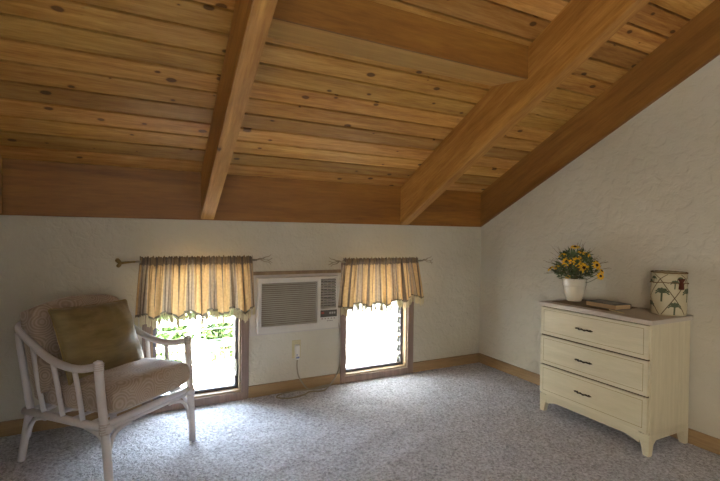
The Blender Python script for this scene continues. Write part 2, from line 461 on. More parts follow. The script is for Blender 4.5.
# ------------------------------------------------------------------ windows
def window(nm, W, cas, mat_glass, crank):
    xa, xb, za, zb = W; ca, cb_ = cas
    bm = NB()   # casing : four boards around the opening
    bx(bm, ca, xa, -.018, 0, -.004, zb+.03, .002); bx(bm, xb, cb_, -.018, 0, -.004, zb+.03, .002)
    bx(bm, xa, xb, -.018, 0, -.004, za, .002); bx(bm, xa, xb, -.018, 0, zb, zb+.03, .002)
    w = struct(obj(nm, bm, M['casing']))
    bm = NB()
    bx(bm, xa, xa+.012, 0, WT, za, zb); bx(bm, xb-.012, xb, 0, WT, za, zb); bx(bm, xa+.012, xb-.012, 0, WT, za, za+.012); bx(bm, xa+.012, xb-.012, 0, WT, zb-.012, zb)
    obj('window_jamb', bm, M['jamb'], w)
    a, b = xa+.012, xb-.012
    bm = NB()   # dark aluminium louver channel
    bx(bm, a, a+.022, .055, .115, za+.012, zb-.012, .002); bx(bm, b-.022, b, .055, .115, za+.012, zb-.012, .002)
    bx(bm, a+.022, b-.022, .055, .115, za+.012, za+.035, .002); bx(bm, a+.022, b-.022, .055, .115, zb-.03, zb-.012, .002)
    obj('window_frame', bm, M['alu'], w)
    # louver blades
    bm = NB(); bc = NB(); cw = .004 if crank == 'right' else .018
    z = za+.04; hh = .098; tilt = .022
    while z+hh*.6 < zb-.02:
        z2 = min(z+hh, zb-.032)
        prism(bm, [(.098, z), (.103, z), (.103-tilt*(z2-z)/hh, z2), (.098-tilt*(z2-z)/hh, z2)], lambda u, v, t: (t, u, v), a+.03, b-.03)
        if crank == 'left':
            prism(bm, [(.0965, z-.001), (.1045, z-.001), (.1045, z+.002), (.0965, z+.002)], lambda u, v, t: (t, u, v), a+.03, b-.03, 1)
        for s, xx in ((1, b-.022), (-1, a+.022)):
            q = lambda u, v, t: (t, u, v)
            prism(bc, [(.088, z-.008), (.115, z-.002), (.112, z+.03), (.082, z+.062), (.076, z+.05), (.09, z+.02)], q, min(xx, xx-s*cw), max(xx, xx-s*cw))
            prism(bc, [(.060, z+.030), (.085, z+.024), (.085, z+.032), (.060, z+.040)], q, min(xx, xx-s*.007), max(xx, xx-s*.007))
        z += .088
    obj('louver_panes', bm, [mat_glass, M['edge']], w); obj('louver_clips', bc, M['clip'], w)
    bm = NB()   # operator handle on the jamb
    if crank == 'right':
        tube(bm, crom([(b-.012, .05, .20), (b-.013, .035, .225), (b-.012, .038, .26), (b-.012, .05, .29)], 4), [.007]*13, 8)
        bx(bm, b-.022, b-.006, .035, .055, .165, .20, .003); tube(bm, [(b-.014, .035, .18), (b-.03, .02, .172)], .005, 8)
    else:
        tube(bm, [(a+.022, .05, .20), (a+.03, .03, .21), (a+.045, .01, .225)], [.006, .005, .006], 8)
        bx(bm, a+.012, a+.026, .04, .056, .175, .225, .003)
    h = obj('crank_handle', bm, M['clip'], w); h['label'] = 'metal louver crank handle'
    return w
window('window_1', W1, (-3.058, -2.322), M['clear'], 'right')
window('window_2', W2, (-1.548, -.810), M['frost'], 'left')

# ------------------------------------------------------------------ outside: railing, shrubs, yard
bm = NB(); bx(bm, -16, 12, WT, 14, -.45, -.35); struct(obj('ground', bm, M['yard']))
bm = NB(); bx(bm, -3.9, -.5, WT+.01, .95, -.16, -.11, .003)
tag(obj('deck', bm, M['rail']), 'white painted deck outside the left window', 'deck')
t = thing('deck_railing', 'white horizontal slat railing seen outside through the left window', 'railing', (-2.7, .85, -.11))
for zc in (-.03, .225, .45):
    bm = NB(); bx(bm, -3.85, -.9, .84, .866, zc-.022, zc+.022, .003); obj('slat', bm, M['rail'], t)
for xx in (-3.6, -2.17, -1.0):
    bm = NB(); bx(bm, xx-.04, xx+.04, .866, .93, -.11, .62, .004); obj('post', bm, M['rail'], t)
def shrub(x, y, h, r, label, seed):
    R = random.Random(seed)
    t = thing('garden_shrub', label, 'shrub', (x, y, -.35), 0, 'shrubs outside the left window')
    bs = NB(); bl = NB()
    for k in range(18):
        a = R.uniform(0, 2*PI); rr = r*R.uniform(.2, 1)
        tip = Vector((x+rr*math.cos(a), y+rr*math.sin(a), -.35+h*R.uniform(.6, 1)))
        base = Vector((x+R.uniform(-.03, .03), y+R.uniform(-.03, .03), -.35))
        mid = (base+tip)/2+Vector((0, 0, .1))
        pts = crom([base, mid, tip], 4); tube(bs, pts, [.008-.0006*i for i in range(len(pts))], 5)
        for q in range(70):
            c = pts[R.randint(3, len(pts)-1)]+Vector((R.gauss(0, .07), R.gauss(0, .07), R.gauss(0, .08)))
            d = Vector((R.uniform(-1, 1), R.uniform(-1, 1), R.uniform(-.2, 1))).normalized()
            s = d.cross(Vector((R.uniform(-1, 1), R.uniform(-1, 1), R.uniform(-1, 1)))).normalized()
            L, Wd = R.uniform(.07, .14), R.uniform(.018, .034)
            nn = d.cross(s)*.012
            vs = [bl.verts.new(c), bl.verts.new(c+d*L*.5+s*Wd+nn), bl.verts.new(c+d*L), bl.verts.new(c+d*L*.5-s*Wd+nn), bl.verts.new(c+d*L*.5)]
            bl.faces.new([vs[0], vs[1], vs[4]]); bl.faces.new([vs[1], vs[2], vs[4]]); bl.faces.new([vs[2], vs[3], vs[4]]); bl.faces.new([vs[3], vs[0], vs[4]])
    obj('stem', bs, M['bark'], t); o = obj('foliage', bl, M['hedge'], t); o['kind'] = 'stuff'
for i, (x, y, h, r) in enumerate([(-2.92, 1.55, .72, .25), (-2.20, 1.80, .80, .28), (-1.95, 2.5, .95, .4), (-2.75, 2.6, .7, .35)]):
    shrub(x, y, h, r, ['green leafy garden shrub seen behind the chair arm through the left window',
        'green leafy garden shrub seen beside the right jamb of the left window',
        'farther green garden shrub seen past the right jamb of the left window',
        'farther low green shrub glimpsed between railing slats in the left window'][i], 10+i)

# ------------------------------------------------------------------ air conditioner in its panel
bm = NB()
bx(bm, -2.318, AC[0], -.012, 0, .475, .945); bx(bm, AC[1], -1.552, -.012, 0, .475, .945)
bx(bm, AC[0], AC[1], -.012, 0, .475, AC[2]); bx(bm, AC[0], AC[1], -.012, 0, AC[3], .945)
bx(bm, -2.318, -1.552, -.016, 0, .945, .972, .002, 1, 1)
tag(obj('mounting_panel', bm, [M['ac_panel'], M['jamb']]), 'off white wall panel framing the air conditioner between the two windows', 'panel')
t = thing('air_conditioner', 'beige window air conditioner set through the wall between the two windows', 'air conditioner', (-1.93, -.06, .50))
YF = -.075
bm = NB()
bx(bm, -2.225, -1.645, -.02, .20, .53, .895)
obj('chassis', bm, M['ac_dark'], t)
bm = NB()  # front bezel as frame pieces around grille and vent
X0, X1, Z0, Z1 = -2.268, -1.598, .500, .925
gx0, gx1, gz0, gz1 = -2.242, -1.787, .552, .886
vx0, vx1, vz0, vz1 = -1.757, -1.618, .662, .905
bx(bm, X0, X1, YF+.045, -.014, Z0, Z1, .004)                    # back of the cover
for a in ((X0, gx0, Z0, Z1), (gx0, X1, Z0, gz0), (gx0, gx1, gz1, Z1), (gx1, vx0, gz0, Z1), (vx0, vx1, vz1, Z1), (vx1, X1, gz0, Z1), (vx0, vx1, gz0, vz0)):
    bx(bm, a[0], a[1], YF, YF+.046, a[2], a[3])
bmesh.ops.remove_doubles(bm, verts=bm.verts, dist=.0002)
obj('front_cover', bm, M['ac'], t)
bm = NB()
bx(bm, gx0, gx1, YF+.035, YF+.045, gz0, gz1, 0, 1, 1)
n = 21
for i in range(n):
    z = gz0+(gz1-gz0)*(i+.5)/n; h = (gz1-gz0)/n
    prism(bm, [(YF+.002, z-h*.30), (YF+.006, z-h*.34), (YF+.016, z+h*.05), (YF+.012, z+h*.12)], lambda u, v, w: (w, u, v), gx0, gx1)
g = obj('intake_grille', bm, [M['ac'], M['ac_mid']], t); g['label'] = 'wide intake grille of fine slats'
bm = NB()
bx(bm, vx0, vx1, YF+.038, YF+.045, vz0, vz1, 0, 1, 1)
for i in range(11):
    z = vz0+(vz1-vz0)*(i+.5)/11
    prism(bm, [(YF+.004, z-.0055), (YF+.007, z-.008), (YF+.028, z+.003), (YF+.025, z+.0055)], lambda u, v, w: (w, u, v), vx0, vx1)
for k in range(1, 4):
    xx = vx0+(vx1-vx0)*k/4; bx(bm, xx-.001, xx+.001, YF+.030, YF+.033, vz0, vz1)
g = obj('air_vent', bm, [M['ac'], M['ac_dark']], t); g['label'] = 'dark outlet vent with horizontal vanes'
bm = NB()
bx(bm, vx0-.002, vx1+.004, YF-.003, YF+.001, .592, .648, .001, 1, 0)
bx(bm, -1.752, -1.728, YF-.0045, YF-.003, .618, .636, 0, 1, 2)
bx(bm, -1.722, -1.690, YF-.0045, YF-.003, .612, .636, 0, 1, 1)
for k in range(3): bx(bm, -1.682+k*.02, -1.668+k*.02, YF-.0045, YF-.003, .616, .632, 0, 1, 3)
cp = obj('control_panel', bm, [M['ac_disp'], M['ac_dark'], M['ac_red'], M['clip']], t)
cp['label'] = 'dark control display'
for k in range(5):
    bm = NB(); xx = -1.744+k*.027
    bx(bm, xx-.0065, xx+.0065, YF-.004, YF, .574, .584, .001); obj('button', bm, M['ac_mid'], t)
bm = NB()
for k, wd in enumerate((.006, .004, .007, .004, .006)): bx(bm, -1.70+k*.0105, -1.70+k*.0105+wd, YF-.0006, YF, .556, .563)
obj('name_badge', bm, M['ac_dark'], t)

# outlet, plug and cord
t = thing('wall_outlet', 'beige wall outlet plate below the air conditioner', 'outlet', (-1.937, 0, .33))
bm = NB(); bx(bm, -1.974, -1.90, -.006, 0, .262, .408, .002); obj('cover_plate', bm, M['plate'], t)
bm = NB(); bx(bm, -1.952, -1.920, -.009, -.005, .350, .392, .002); obj('socket', bm, M['plate'], t)
bm = NB(); bx(bm, -1.952, -1.920, -.009, -.005, .279, .321, .002); obj('socket', bm, M['plate'], t)
bm = NB(); lathe(bm, [(0, 0), (.004, 0), (.004, .0015), (0, .002)], n=12); bm.transform(Matrix.Translation((-1.937, -.006, .335)) @ Matrix.Rotation(PI/2, 4, 'X')); obj('screw', bm, M['clip'], t)
t = thing('power_cord', 'off white power cord running from the outlet in loose loops on the carpet', 'cord', (-1.93, -.02, .005))
bm = NB(); bx(bm, -1.955, -1.917, -.042, -.009, .255, .375, .008, 3); p = obj('plug', bm, M['plug'], t)
bm = NB(); bx(bm, -1.949, -1.923, -.0435, -.0415, .268, .283, 0, 1); bx(bm, -1.947, -1.938, -.0440, -.0415, .292, .302); obj('test_button', bm, M['plugblue'], p)
bm = NB()
pts = [(-1.935, -.026, .257), (-1.938, -.03, .20), (-1.925, -.034, .12), (-1.885, -.05, .05), (-1.85, -.07, .018), (-1.77, -.06, .016), (-1.70, -.045, .016),
       (-1.66, -.055, .016), (-1.74, -.085, .016), (-1.86, -.075, .0155), (-1.98, -.06, .0155), (-2.10, -.09, .0155), (-2.13, -.14, .0155), (-2.05, -.19, .0155),
       (-1.93, -.17, .0155), (-1.86, -.125, .0155), (-1.79, -.145, .0155), (-1.74, -.14, .0155), (-1.69, -.09, .018), (-1.64, -.045, .03), (-1.60, -.034, .07), (-1.565, -.03, .15), (-1.556, -.026, .25), (-1.557, -.026, .40), (-1.575, -.028, .51), (-1.61, -.02, .56)]
tube(bm, crom(pts, 6), .0058, 8); obj('cable', bm, M['cord'], t)

# ------------------------------------------------------------------ curtain rods and valances
def rod(xa, xb, z, label, left_style):
    y = -.085
    t = thing('curtain_rod', label, 'curtain rod', ((xa+xb)/2, 0, z))
    bm = NB()
    for ph in (0, PI):   # two twisted strands
        tube(bm, [(xa+(xb-xa)*i/120, y+.004*math.cos(i*.9+ph), z+.004*math.sin(i*.9+ph)) for i in range(121)], .0055, 6)
    obj('rod', bm, M['iron'], t)
    for xe in (xa+.05, xb-.05):
        bm = NB(); tube(bm, crom([(xe, 0, z-.02), (xe, -.03, z-.022), (xe, -.07, z-.02), (xe, y, z-.008)], 4), .004, 8)
        bx(bm, xe-.010, xe+.010, -.004, 0, z-.05, z+.01, .001); obj('bracket', bm, M['iron'], t)
    for s, xe in ((-1, xa), (1, xb)):
        bm = NB()
        if s == -1 and left_style == 'knob':
            tube(bm, crom([(xe, y, z), (xe-.05, y, z-.003), (xe-.09, y, z-.008)], 5), [.006, .007, .006, .006, .007, .007, .008, .008, .009, .009, .011], 10)
            tube(bm, crom([(xe-.088, y, z-.008), (xe-.103, y, z+.008), (xe-.112, y-.004, z+.020)], 3), [.010, .012, .013, .014, .015, .014, .010], 10)
            tube(bm, crom([(xe-.088, y, z-.008), (xe-.098, y, z-.022), (xe-.108, y, z-.030)], 3), [.010, .011, .012, .013, .013, .012, .009], 10)
            f = obj('finial', bm, M['rod_end'], t); f['label'] = 'forked knob finial'
        else:
            br = [((0,0,0), (.04,0,.006), (.09,-.005,-.002), (.125,0,.012)), ((.045,0,.006), (.07,.01,.02), (.10,.01,.026), (.118,.01,.040)),
                  ((.03,0,.004), (.06,-.01,-.012), (.095,-.012,-.018), (.112,-.01,-.036)), ((.085,-.003,0), (.105,0,-.012), (.128,.004,-.022)), ((.0,0,.0), (.03,.008,.012), (.055,.008,.008))]
            for b_ in br:
                pts = crom([(xe+s*p[0]*.95, y+p[1], z+p[2]) for p in b_], 5)
                tube(bm, pts, [.0048-.0026*i/len(pts) for i in range(len(pts))], 6)
            f = obj('finial', bm, M['iron'], t); f['label'] = 'branching twig finial'
    return t
rod(-3.10, -2.285, 1.068, 'twisted iron curtain rod with forked knob over the left window', 'knob')
rod(-1.575, -.775, 1.040, 'twisted iron curtain rod with twig finials over the right window', 'twig')

def valance(xa, xb, zrod, z_hem, flare, label, mat, reps, phase, amp, seed):
    R = random.Random(seed)
    NU, NV = 520, 34
    bm = NB(); uvl = bm.loops.layers.uv.new('UVMap')
    ph = [R.uniform(0, 6.28) for _ in range(5)]
    def pleat(u): # primary folds + irregular ones
        return .55*math.sin(2*PI*u*reps*2+2*PI*phase*2+ph[0]*.3)+.3*math.sin(2*PI*u*reps*3.5+ph[1])+.22*math.sin(2*PI*u*17.3+ph[2])
    def micro(u): return math.sin(2*PI*u*46+ph[3])*.6+math.sin(2*PI*u*31+ph[4])*.4
    def hem(u):
        s = (u*reps+phase) % 1.0
        tri = 1-abs(s-.0 if s < .5 else 1-s)*2       # 1 at the panel centre (tip), 0 in the pleat
        return z_hem(u) - amp*(tri**1.2) + .004*math.sin(u*90)
    def pos(u, t):
        """t 0 top ruffle .. 1 hem"""
        zt = zrod+.032+.006*micro(u+.013)+.004*math.sin(u*133)
        zh = hem(u)
        z = zt+(zh-zt)*t
        d = (zrod-z)
        loose = max(0, min(1, (t-.1)/.9))
        x = xa+(xb-xa)*u + (u-.5)*flare*loose**.8 + .008*loose*math.sin(2*PI*u*reps*4+ph[1])
        base = -.094 - .022*loose
        y = base - (.011+.024*loose)*pleat(u) - .004*micro(u)*(1-.6*loose)
        if t < .13: # sleeve wraps the rod
            y = -.097-.006*math.sin(min(1, t/.13)*PI)-.0045*micro(u)*1.0
        # sides return toward the wall
        e = max(0, 1-u/.05, 1-(1-u)/.05)
        y += .045*e*e*(.5+.5*loose)
        return Vector((x, min(y, -.03), z))
    G = [[bm.verts.new(pos(i/NU, j/NV)) for i in range(NU+1)] for j in range(NV+1)]
    for j in range(NV):
        for i in range(NU):
            f = bm.faces.new([G[j][i], G[j][i+1], G[j+1][i+1], G[j+1][i]]); f.smooth = True
            for lp, (a, b) in zip(f.loops, ((i, j), (i+1, j), (i+1, j+1), (i, j+1))): lp[uvl].uv = (a/NU, b/NV)
    t = thing('valance_curtain', label, 'curtain', ((xa+xb)/2, -.1, zrod), 0, 'window valances')
    obj('valance_fabric', bm, mat, t, recalc=False)
    bf = NB()
    n = 260
    for k in range(n):
        u = (k+.5+R.uniform(-.3, .3))/n; p = pos(u, 1.0); l = R.uniform(.045, .06)
        dx = R.uniform(-.004, .004); wd = .0027
        q = p+Vector((0, 0, .006)); e_ = p+Vector((dx, R.uniform(-.003, .003), -l)); md = (q+e_)/2+Vector((dx*.6, -.002, 0))
        for aa, bb in ((q, md), (md, e_)):
            bf.faces.new([bf.verts.new(aa+Vector((-wd, 0, 0))), bf.verts.new(aa+Vector((wd, 0, 0))), bf.verts.new(bb+Vector((wd, 0, 0))), bf.verts.new(bb+Vector((-wd, 0, 0)))])
            bf.faces.new([bf.verts.new(aa+Vector((0, -wd, 0))), bf.verts.new(aa+Vector((0, wd, 0))), bf.verts.new(bb+Vector((0, wd, 0))), bf.verts.new(bb+Vector((0, -wd, 0)))])
    o = obj('fringe', bf, M['fringe'], t, recalc=False); o['kind'] = 'stuff'; o['label'] = 'cream hanging fringe'
    return t
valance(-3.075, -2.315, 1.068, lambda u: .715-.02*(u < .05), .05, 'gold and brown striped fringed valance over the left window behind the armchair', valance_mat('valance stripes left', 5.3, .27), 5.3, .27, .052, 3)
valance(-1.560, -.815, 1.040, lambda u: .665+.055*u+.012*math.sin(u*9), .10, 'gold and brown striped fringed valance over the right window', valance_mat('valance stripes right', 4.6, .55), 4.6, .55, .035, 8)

# ------------------------------------------------------------------ armchair
wv = Vector((.75, .66, 0)).normalized()
rotc = math.atan2(wv.y, wv.x)
ch = thing('rattan_armchair', 'white painted rattan armchair with tan patterned cushions at the left', 'armchair', (-3.2, -.92, 0), rotc)
# local coordinates: x = across the front, y = toward the back, z up
CW = .56
def mir(pts, s): return [((p[0] if s == 0 else CW-p[0]), p[1], p[2]) for p in pts]
def cobj(name, bm, mat, parent=None, smooth=None): return obj(name, bm, mat, parent or ch, world=(parent is not None and False), smooth=smooth)
RB = .0185
front = [(0, 0, 0), (-.004, .012, .15), (-.008, .028, .30), (-.014, .048, .48), (-.018, .06, .60), (-.019, .062, .625)]
back = [(0, .685, 0), (.0, .655, .12), (.002, .622, .27), (.002, .615, .29)]
for s in (0, 1):
    bm = NB(); tube(bm, crom(mir(front, s), 6), RB+.002, 14); cobj('leg', bm, M['chair'])
    bm = NB(); tube(bm, crom(mir(back, s), 6), RB+.001, 14); cobj('leg', bm, M['chair'])
# arm + back hoop
hoop = [(-.016, .07, .600), (-.017, .18, .574), (-.018, .29, .572), (-.018, .43, .600), (-.016, .57, .662), (-.008, .69, .722), (.045, .755, .742), (.14, .775, .75), (.28, .78, .752)]
hp = mir(hoop, 0) + mir(hoop, 1)[::-1][1:]
bm = NB(); tube(bm, crom(hp, 7), .0195, 14); cobj('arm_rail', bm, M['chair'])
# back posts
for s in (0, 1):
    bm = NB(); tube(bm, crom(mir([(.002, .612, .30), (-.003, .645, .45), (-.006, .685, .63), (-.006, .70, .705)], s), 5), .0175, 12); cobj('back_post', bm, M['chair'])
# seat rails
zr = .292
bm = NB()
tube(bm, [(0, .03, zr+.018), (CW, .03, zr+.018)], .0165, 12); tube(bm, [(0, .046, zr-.014), (CW, .046, zr-.014)], .014, 12)
cobj('front_rail', bm, M['chair'])
for s in (0, 1):
    bm = NB(); x = 0 if s == 0 else CW
    tube(bm, [(x, .0, zr), (x, .655, zr-.012)], .0205, 12); cobj('side_rail', bm, M['chair'])
bm = NB(); tube(bm, [(0, .62, zr-.01), (CW, .62, zr-.01)], .018, 12); cobj('back_rail', bm, M['chair'])
for k in range(4):
    bm = NB(); yy = .13+.13*k; tube(bm, [(0, yy, zr+.012), (CW, yy, zr+.012)], .010, 8); cobj('seat_slat', bm, M['chair'])
# spindles
for s in (0, 1):
    for bt, bb, zt_ in ((.235, .192, .570), (.40, .344, .590), (.565, .495, .657)):
        bm = NB(); tube(bm, mir([(-.018, bt, zt_), (-.008, (bt+bb)/2, .45), (0, bb, zr+.008)], s), .0125, 10); cobj('spindle', bm, M['chair'])
for k in range(5):
    xx = CW*(k+1)/6; bm = NB(); tube(bm, [(xx, .62, zr), (xx, .70, .52), (xx, .775, .75)], .0125, 10); cobj('back_spindle', bm, M['chair'])
# curved corner braces
for s in (0, 1):
    for pts in ([(-.001, .028, .13), (-.002, .036, .20), (-.001, .07, .248), (0, .14, .268), (0, .17, .27)],
                [(.012, .018, .13), (.022, .024, .20), (.055, .032, .248), (.12, .036, .266), (.15, .036, .266)],
                [(0, .645, .13), (0, .615, .20), (0, .57, .245), (0, .51, .262), (0, .48, .263)],
                [(.014, .645, .13), (.024, .635, .20), (.06, .625, .245), (.12, .62, .26), (.14, .62, .26)]):
        bm = NB(); tube(bm, crom(mir(pts, s), 5), .0105, 8); cobj('corner_brace', bm, M['chair'])
# bindings
for s in (0, 1):
    bm = NB()
    x = -.008 if s == 0 else CW+.008
    for k in range(5): tube(bm, [(x+.0225*math.cos(a*PI/6), .027+.0225*math.sin(a*PI/6), .27+.012*k+.002*math.sin(a)) for a in range(13)], .0032, 5, False)
    cobj('rattan_binding', bm, M['wrap'])
    bm = NB()
    x = -.017 if s == 0 else CW+.017
    for k in range(4): tube(bm, [(x+.022*math.cos(a*PI/6), .058+.022*math.sin(a*PI/6), .585+.010*k) for a in range(13)], .003, 5, False)
    cobj('rattan_binding', bm, M['wrap'])

def puff(w_, h_, d_, nx=36, ny=36, edge=.35, pw=2.6, seed=0, crease=.004, corner=.0):
    """cushion in local xy (centre 0), thickness along z"""
    bm = NB(); top = {}; bot = {}
    R = random.Random(seed); o = R.uniform(0, 50)
    for j in range(ny+1):
        for i in range(nx+1):
            u = -1+2*i/nx; v = -1+2*j/ny
            # push samples to the border for a crisp edge
            u = math.sin(u*PI/2); v = math.sin(v*PI/2)
            th = d_/2*((1-abs(u)**pw)*(1-abs(v)**pw))**edge
            sh = 1-corner*(abs(u*v))**3*-1 if corner < 0 else 1-corner*(1-(abs(u*v)))*0
            x = u*w_/2*(1-corner*(1-v*v)*.5); y = v*h_/2*(1-corner*(1-u*u)*.5)
            nz = noise.noise(Vector((x*9+o, y*9, 0)))*crease*2+noise.noise(Vector((x*25+o, y*6, 5)))*crease
            on_edge = i in (0, nx) or j in (0, ny)
            a = bm.verts.new((x, y, th+(0 if on_edge else nz)))
            top[i, j] = a
            bot[i, j] = a if on_edge else bm.verts.new((x, y, -th+nz*.5))
    for j in range(ny):
        for i in range(nx):
            for D, fl in ((top, 0), (bot, 1)):
                q = [D[i, j], D[i+1, j], D[i+1, j+1], D[i, j+1]]
                f = bm.faces.new(q[::-1] if fl else q); f.smooth = True
    return bm
def place(bm, loc, ax, ay):
    ax = Vector(ax).normalized(); az = ax.cross(Vector(ay)).normalized(); ay = az.cross(ax)
    Mx = Matrix(((ax.x, ay.x, az.x, loc[0]), (ax.y, ay.y, az.y, loc[1]), (ax.z, ay.z, az.z, loc[2]), (0, 0, 0, 1)))
    bm.transform(Mx); return bm
def piping(w_, h_, z_, pwv=1.0):
    pts = []
    return pts
# seat cushion
bm = place(puff(.520, .61, .17, edge=.16, pw=5, seed=1, crease=.004), (.276, .305, .405), (1, 0, 0), (0, 1, -.05))
cobj('seat_cushion', bm, M['cushion'], smooth=True)
# back cushion: tilted, arched top
bm = puff(.56, .50, .17, edge=.2, pw=4, seed=2, crease=.006)
for v_ in bm.verts:
    if v_.co.y > 0: v_.co.y += -.045*(abs(v_.co.x)/.28)**2.2*(v_.co.y/.25)
place(bm, (.27, .600, .630), (1, 0, 0), (0, .30, 1))
cobj('back_cushion', bm, M['cushion'], smooth=True)
# throw pillow (a thing of its own, resting on the seat)
def chw(p): return parent_world(ch) @ Vector(p)
pc = chw((.255, .405, .650))
pt = thing('throw_pillow', 'olive green throw pillow with corded edge leaning on the armchair back', 'pillow', pc, rotc)
bm = puff(.475, .415, .14, edge=.42, pw=2.2, seed=5, crease=.006, corner=.07)
AXp, AYp = (1, .0, -.02), (-.15, .46, 1)
place(bm, (0, 0, 0), AXp, AYp); obj('pillow_body', bm, M['olive'], pt, world=False, smooth=True)
bm = NB(); pts = []
for a in range(4):
    for k in range(14):
        q = -1+2*k/14
        u, v_ = [(q, -1), (1, q), (-q, 1), (-1, -q)][a]
        x = u*.475/2*(1-.07*(1-v_*v_)*.5); y = v_*.415/2*(1-.07*(1-u*u)*.5)
        pts.append((x, y, .0015*math.sin((a*14+k)*2.2)))
pts.append(pts[0]); tube(bm, crom(pts, 3), .0045, 7)
place(bm, (0, 0, 0), AXp, AYp); c_ = obj('corded_edge', bm, M['olive_cord'], pt, world=False); c_['label'] = 'twisted lighter cord edging'

# ------------------------------------------------------------------ dresser
DX, DXB, DY0, DY1, DH = -.435, -.020, -1.128, -1.896, .797
d = thing('dresser', 'cream three drawer wooden dresser against the right wall', 'dresser', ((DX+DXB)/2, (DY0+DY1)/2, 0))
bm = NB(); bx(bm, DX+.012, DXB, DY1, DY0, .118, DH-.028, .002)
obj('body', bm, M['dres_side'], d)
bm = NB(); bx(bm, DX-.014, DXB+.002, DY1-.014, DY0+.014, DH-.028, DH, .003, 2); o = obj('tabletop', bm, M['dres_top'], d); o['label'] = 'whitish worn laminate top'
# aprons with arched ends
fy = lambda u, v, w: (w, u, v)
bm = NB()
n = 16; a0, a1 = DY1+.055, DY0-.055
arch = [(a1-(a1-a0)*k/n, .086+(-.022 if k in (0, n) else (-.010 if k in (1, n-1) else 0))) for k in range(n+1)]
prism(bm, [(a0, .136), (a1, .136)]+arch, fy, DX+.002, DX+.020)
obj('front_apron', bm, M['dres'], d)
for yy in (DY1, DY0-.016):
    bm = NB()
    prism(bm, [(DX+.05, .125), (DXB-.04, .125), (DXB-.04, .064), (DXB-.06, .086), (DX+.075, .086), (DX+.05, .064)], lambda u, v, w: (u, w, v), yy, yy+.016)
    obj('side_apron', bm, M['dres_side'], d)
# legs : tapered towards the floor
for sx, xx in ((1, DX+.001), (-1, DXB-.001)):
    for sy, yy in ((1, DY1-.001), (-1, DY0+.001)):
        bm = NB()
        T = .057; B_ = .034
        top = [(xx, yy), (xx+sx*T, yy), (xx+sx*T, yy+sy*T), (xx, yy+sy*T)]
        bot = [(xx+sx*.001, yy+sy*.001), (xx+sx*B_, yy+sy*.001), (xx+sx*B_, yy+sy*B_), (xx+sx*.001, yy+sy*B_)]
        levels = [(.125, 1.0), (.085, .93), (.06, .45), (0.0, 0.0)]
        rings = []
        for z, k in levels:
            rings.append([bm.verts.new((b[0]+(a[0]-b[0])*k, b[1]+(a[1]-b[1])*k, z)) for a, b in zip(top, bot)])
        for r1, r2 in zip(rings, rings[1:]):
            for k in range(4): bm.faces.new([r1[k], r1[(k+1) % 4], r2[(k+1) % 4], r2[k]])
        bm.faces.new(rings[0]); bm.faces.new(rings[-1])
        obj('leg', bm, M['dres'], d)
# drawers
def handle(parent, yc, zc):
    bm = NB(); xh = DX-.012
    n = 24; hw = .052
    pts = []; rr = []
    for k in range(n+1):
        q = -1+2*k/n; pts.append((xh-.017+.010*q*q, yc+q*hw, zc+.002*math.sin(q*9)))
        rr.append(.0042+.0022*abs(math.sin(q*PI*2.5))*(1-q*q*.4))
    tube(bm, pts, rr, 8)
    for s in (-1, 1):
        tube(bm, [(xh+.002, yc+s*hw*.8, zc), (xh-.012, yc+s*hw*.8, zc)], [.006, .004], 8)
        lathe_pts = [(xh-.008+.0, yc+s*hw, zc)]
        tube(bm, [(xh-.009, yc+s*hw, zc), (xh-.008, yc+s*(hw+.012), zc+.001)], [.006, .002], 8)
    return obj('handle', bm, M['pull'], parent)
for z0_, z1_ in ((.566, DH-.034), (.352, .556), (.138, .342)):
    bm = NB()
    ya, yb = DY1+.006, DY0-.006
    bx(bm, DX-.012, DX+.012, ya, yb, z0_, z1_, .0025, 2)
    g = .026; gw = .0025
    # thin routed line modelled as a recessed frame strip
    for A_ in ((ya+g, yb-g, z0_+g*.9, z0_+g*.9+gw), (ya+g, yb-g, z1_-g*.7-gw, z1_-g*.7), (ya+g, ya+g+gw, z0_+g*.9, z1_-g*.7), (yb-g-gw, yb-g, z0_+g*.9, z1_-g*.7)):
        bx(bm, DX-.0124, DX-.0118, A_[0], A_[1], A_[2], A_[3], 0, 1, 1)
    dr = obj('drawer', bm, [M['dres'], M['groove']], d)
    handle(dr, (DY0+DY1)/2+.028, (z0_+z1_)/2-.004)
bm = NB(); bx(bm, DX-.001, DX+.0135, DY1+.010, DY0-.010, .137, DH-.034); obj('drawer_recess', bm, M['gap'], d)

TZ = DH
# runner cloth
bm = NB(); bx(bm, -.37, -.06, -1.60, -1.16, TZ, TZ+.0025, .001)
tag(obj('table_runner', bm, M['mat']), 'brown cloth mat under the flower pot and book on the dresser', 'mat')
# book
t = thing('book', 'dark covered book lying flat on the dresser mat beside the flower pot', 'book', (-.235, -1.50, TZ+.0025), -.06)
bm = NB(); bx(bm, -.075, .075, -.115, .115, 0, .003, .001); bx(bm, -.075, .075, -.115, .115, .031, .034, .001); bx(bm, .072, .075, -.115, .115, 0, .034, .001)
obj('cover', bm, M['book'], t, world=False)
bm = NB(); bx(bm, -.070, .072, -.110, .110, .003, .031); obj('pages', bm, M['pages'], t, world=False)
bm = NB(); bx(bm, -.05, .05, -.08, .08, .034, .0345)
o = obj('cover_picture', bm, plain('cover picture', srgb('7C8688'), .35, var=.35), t, world=False)
# pen
bm = NB(); tube(bm, [(-.345, -1.585, TZ+.0065), (-.375, -1.70, TZ+.0045)], [.0038, .003], 8)
tag(obj('pen', bm, M['pen']), 'small pale pen lying near the front edge of the dresser top', 'pen')

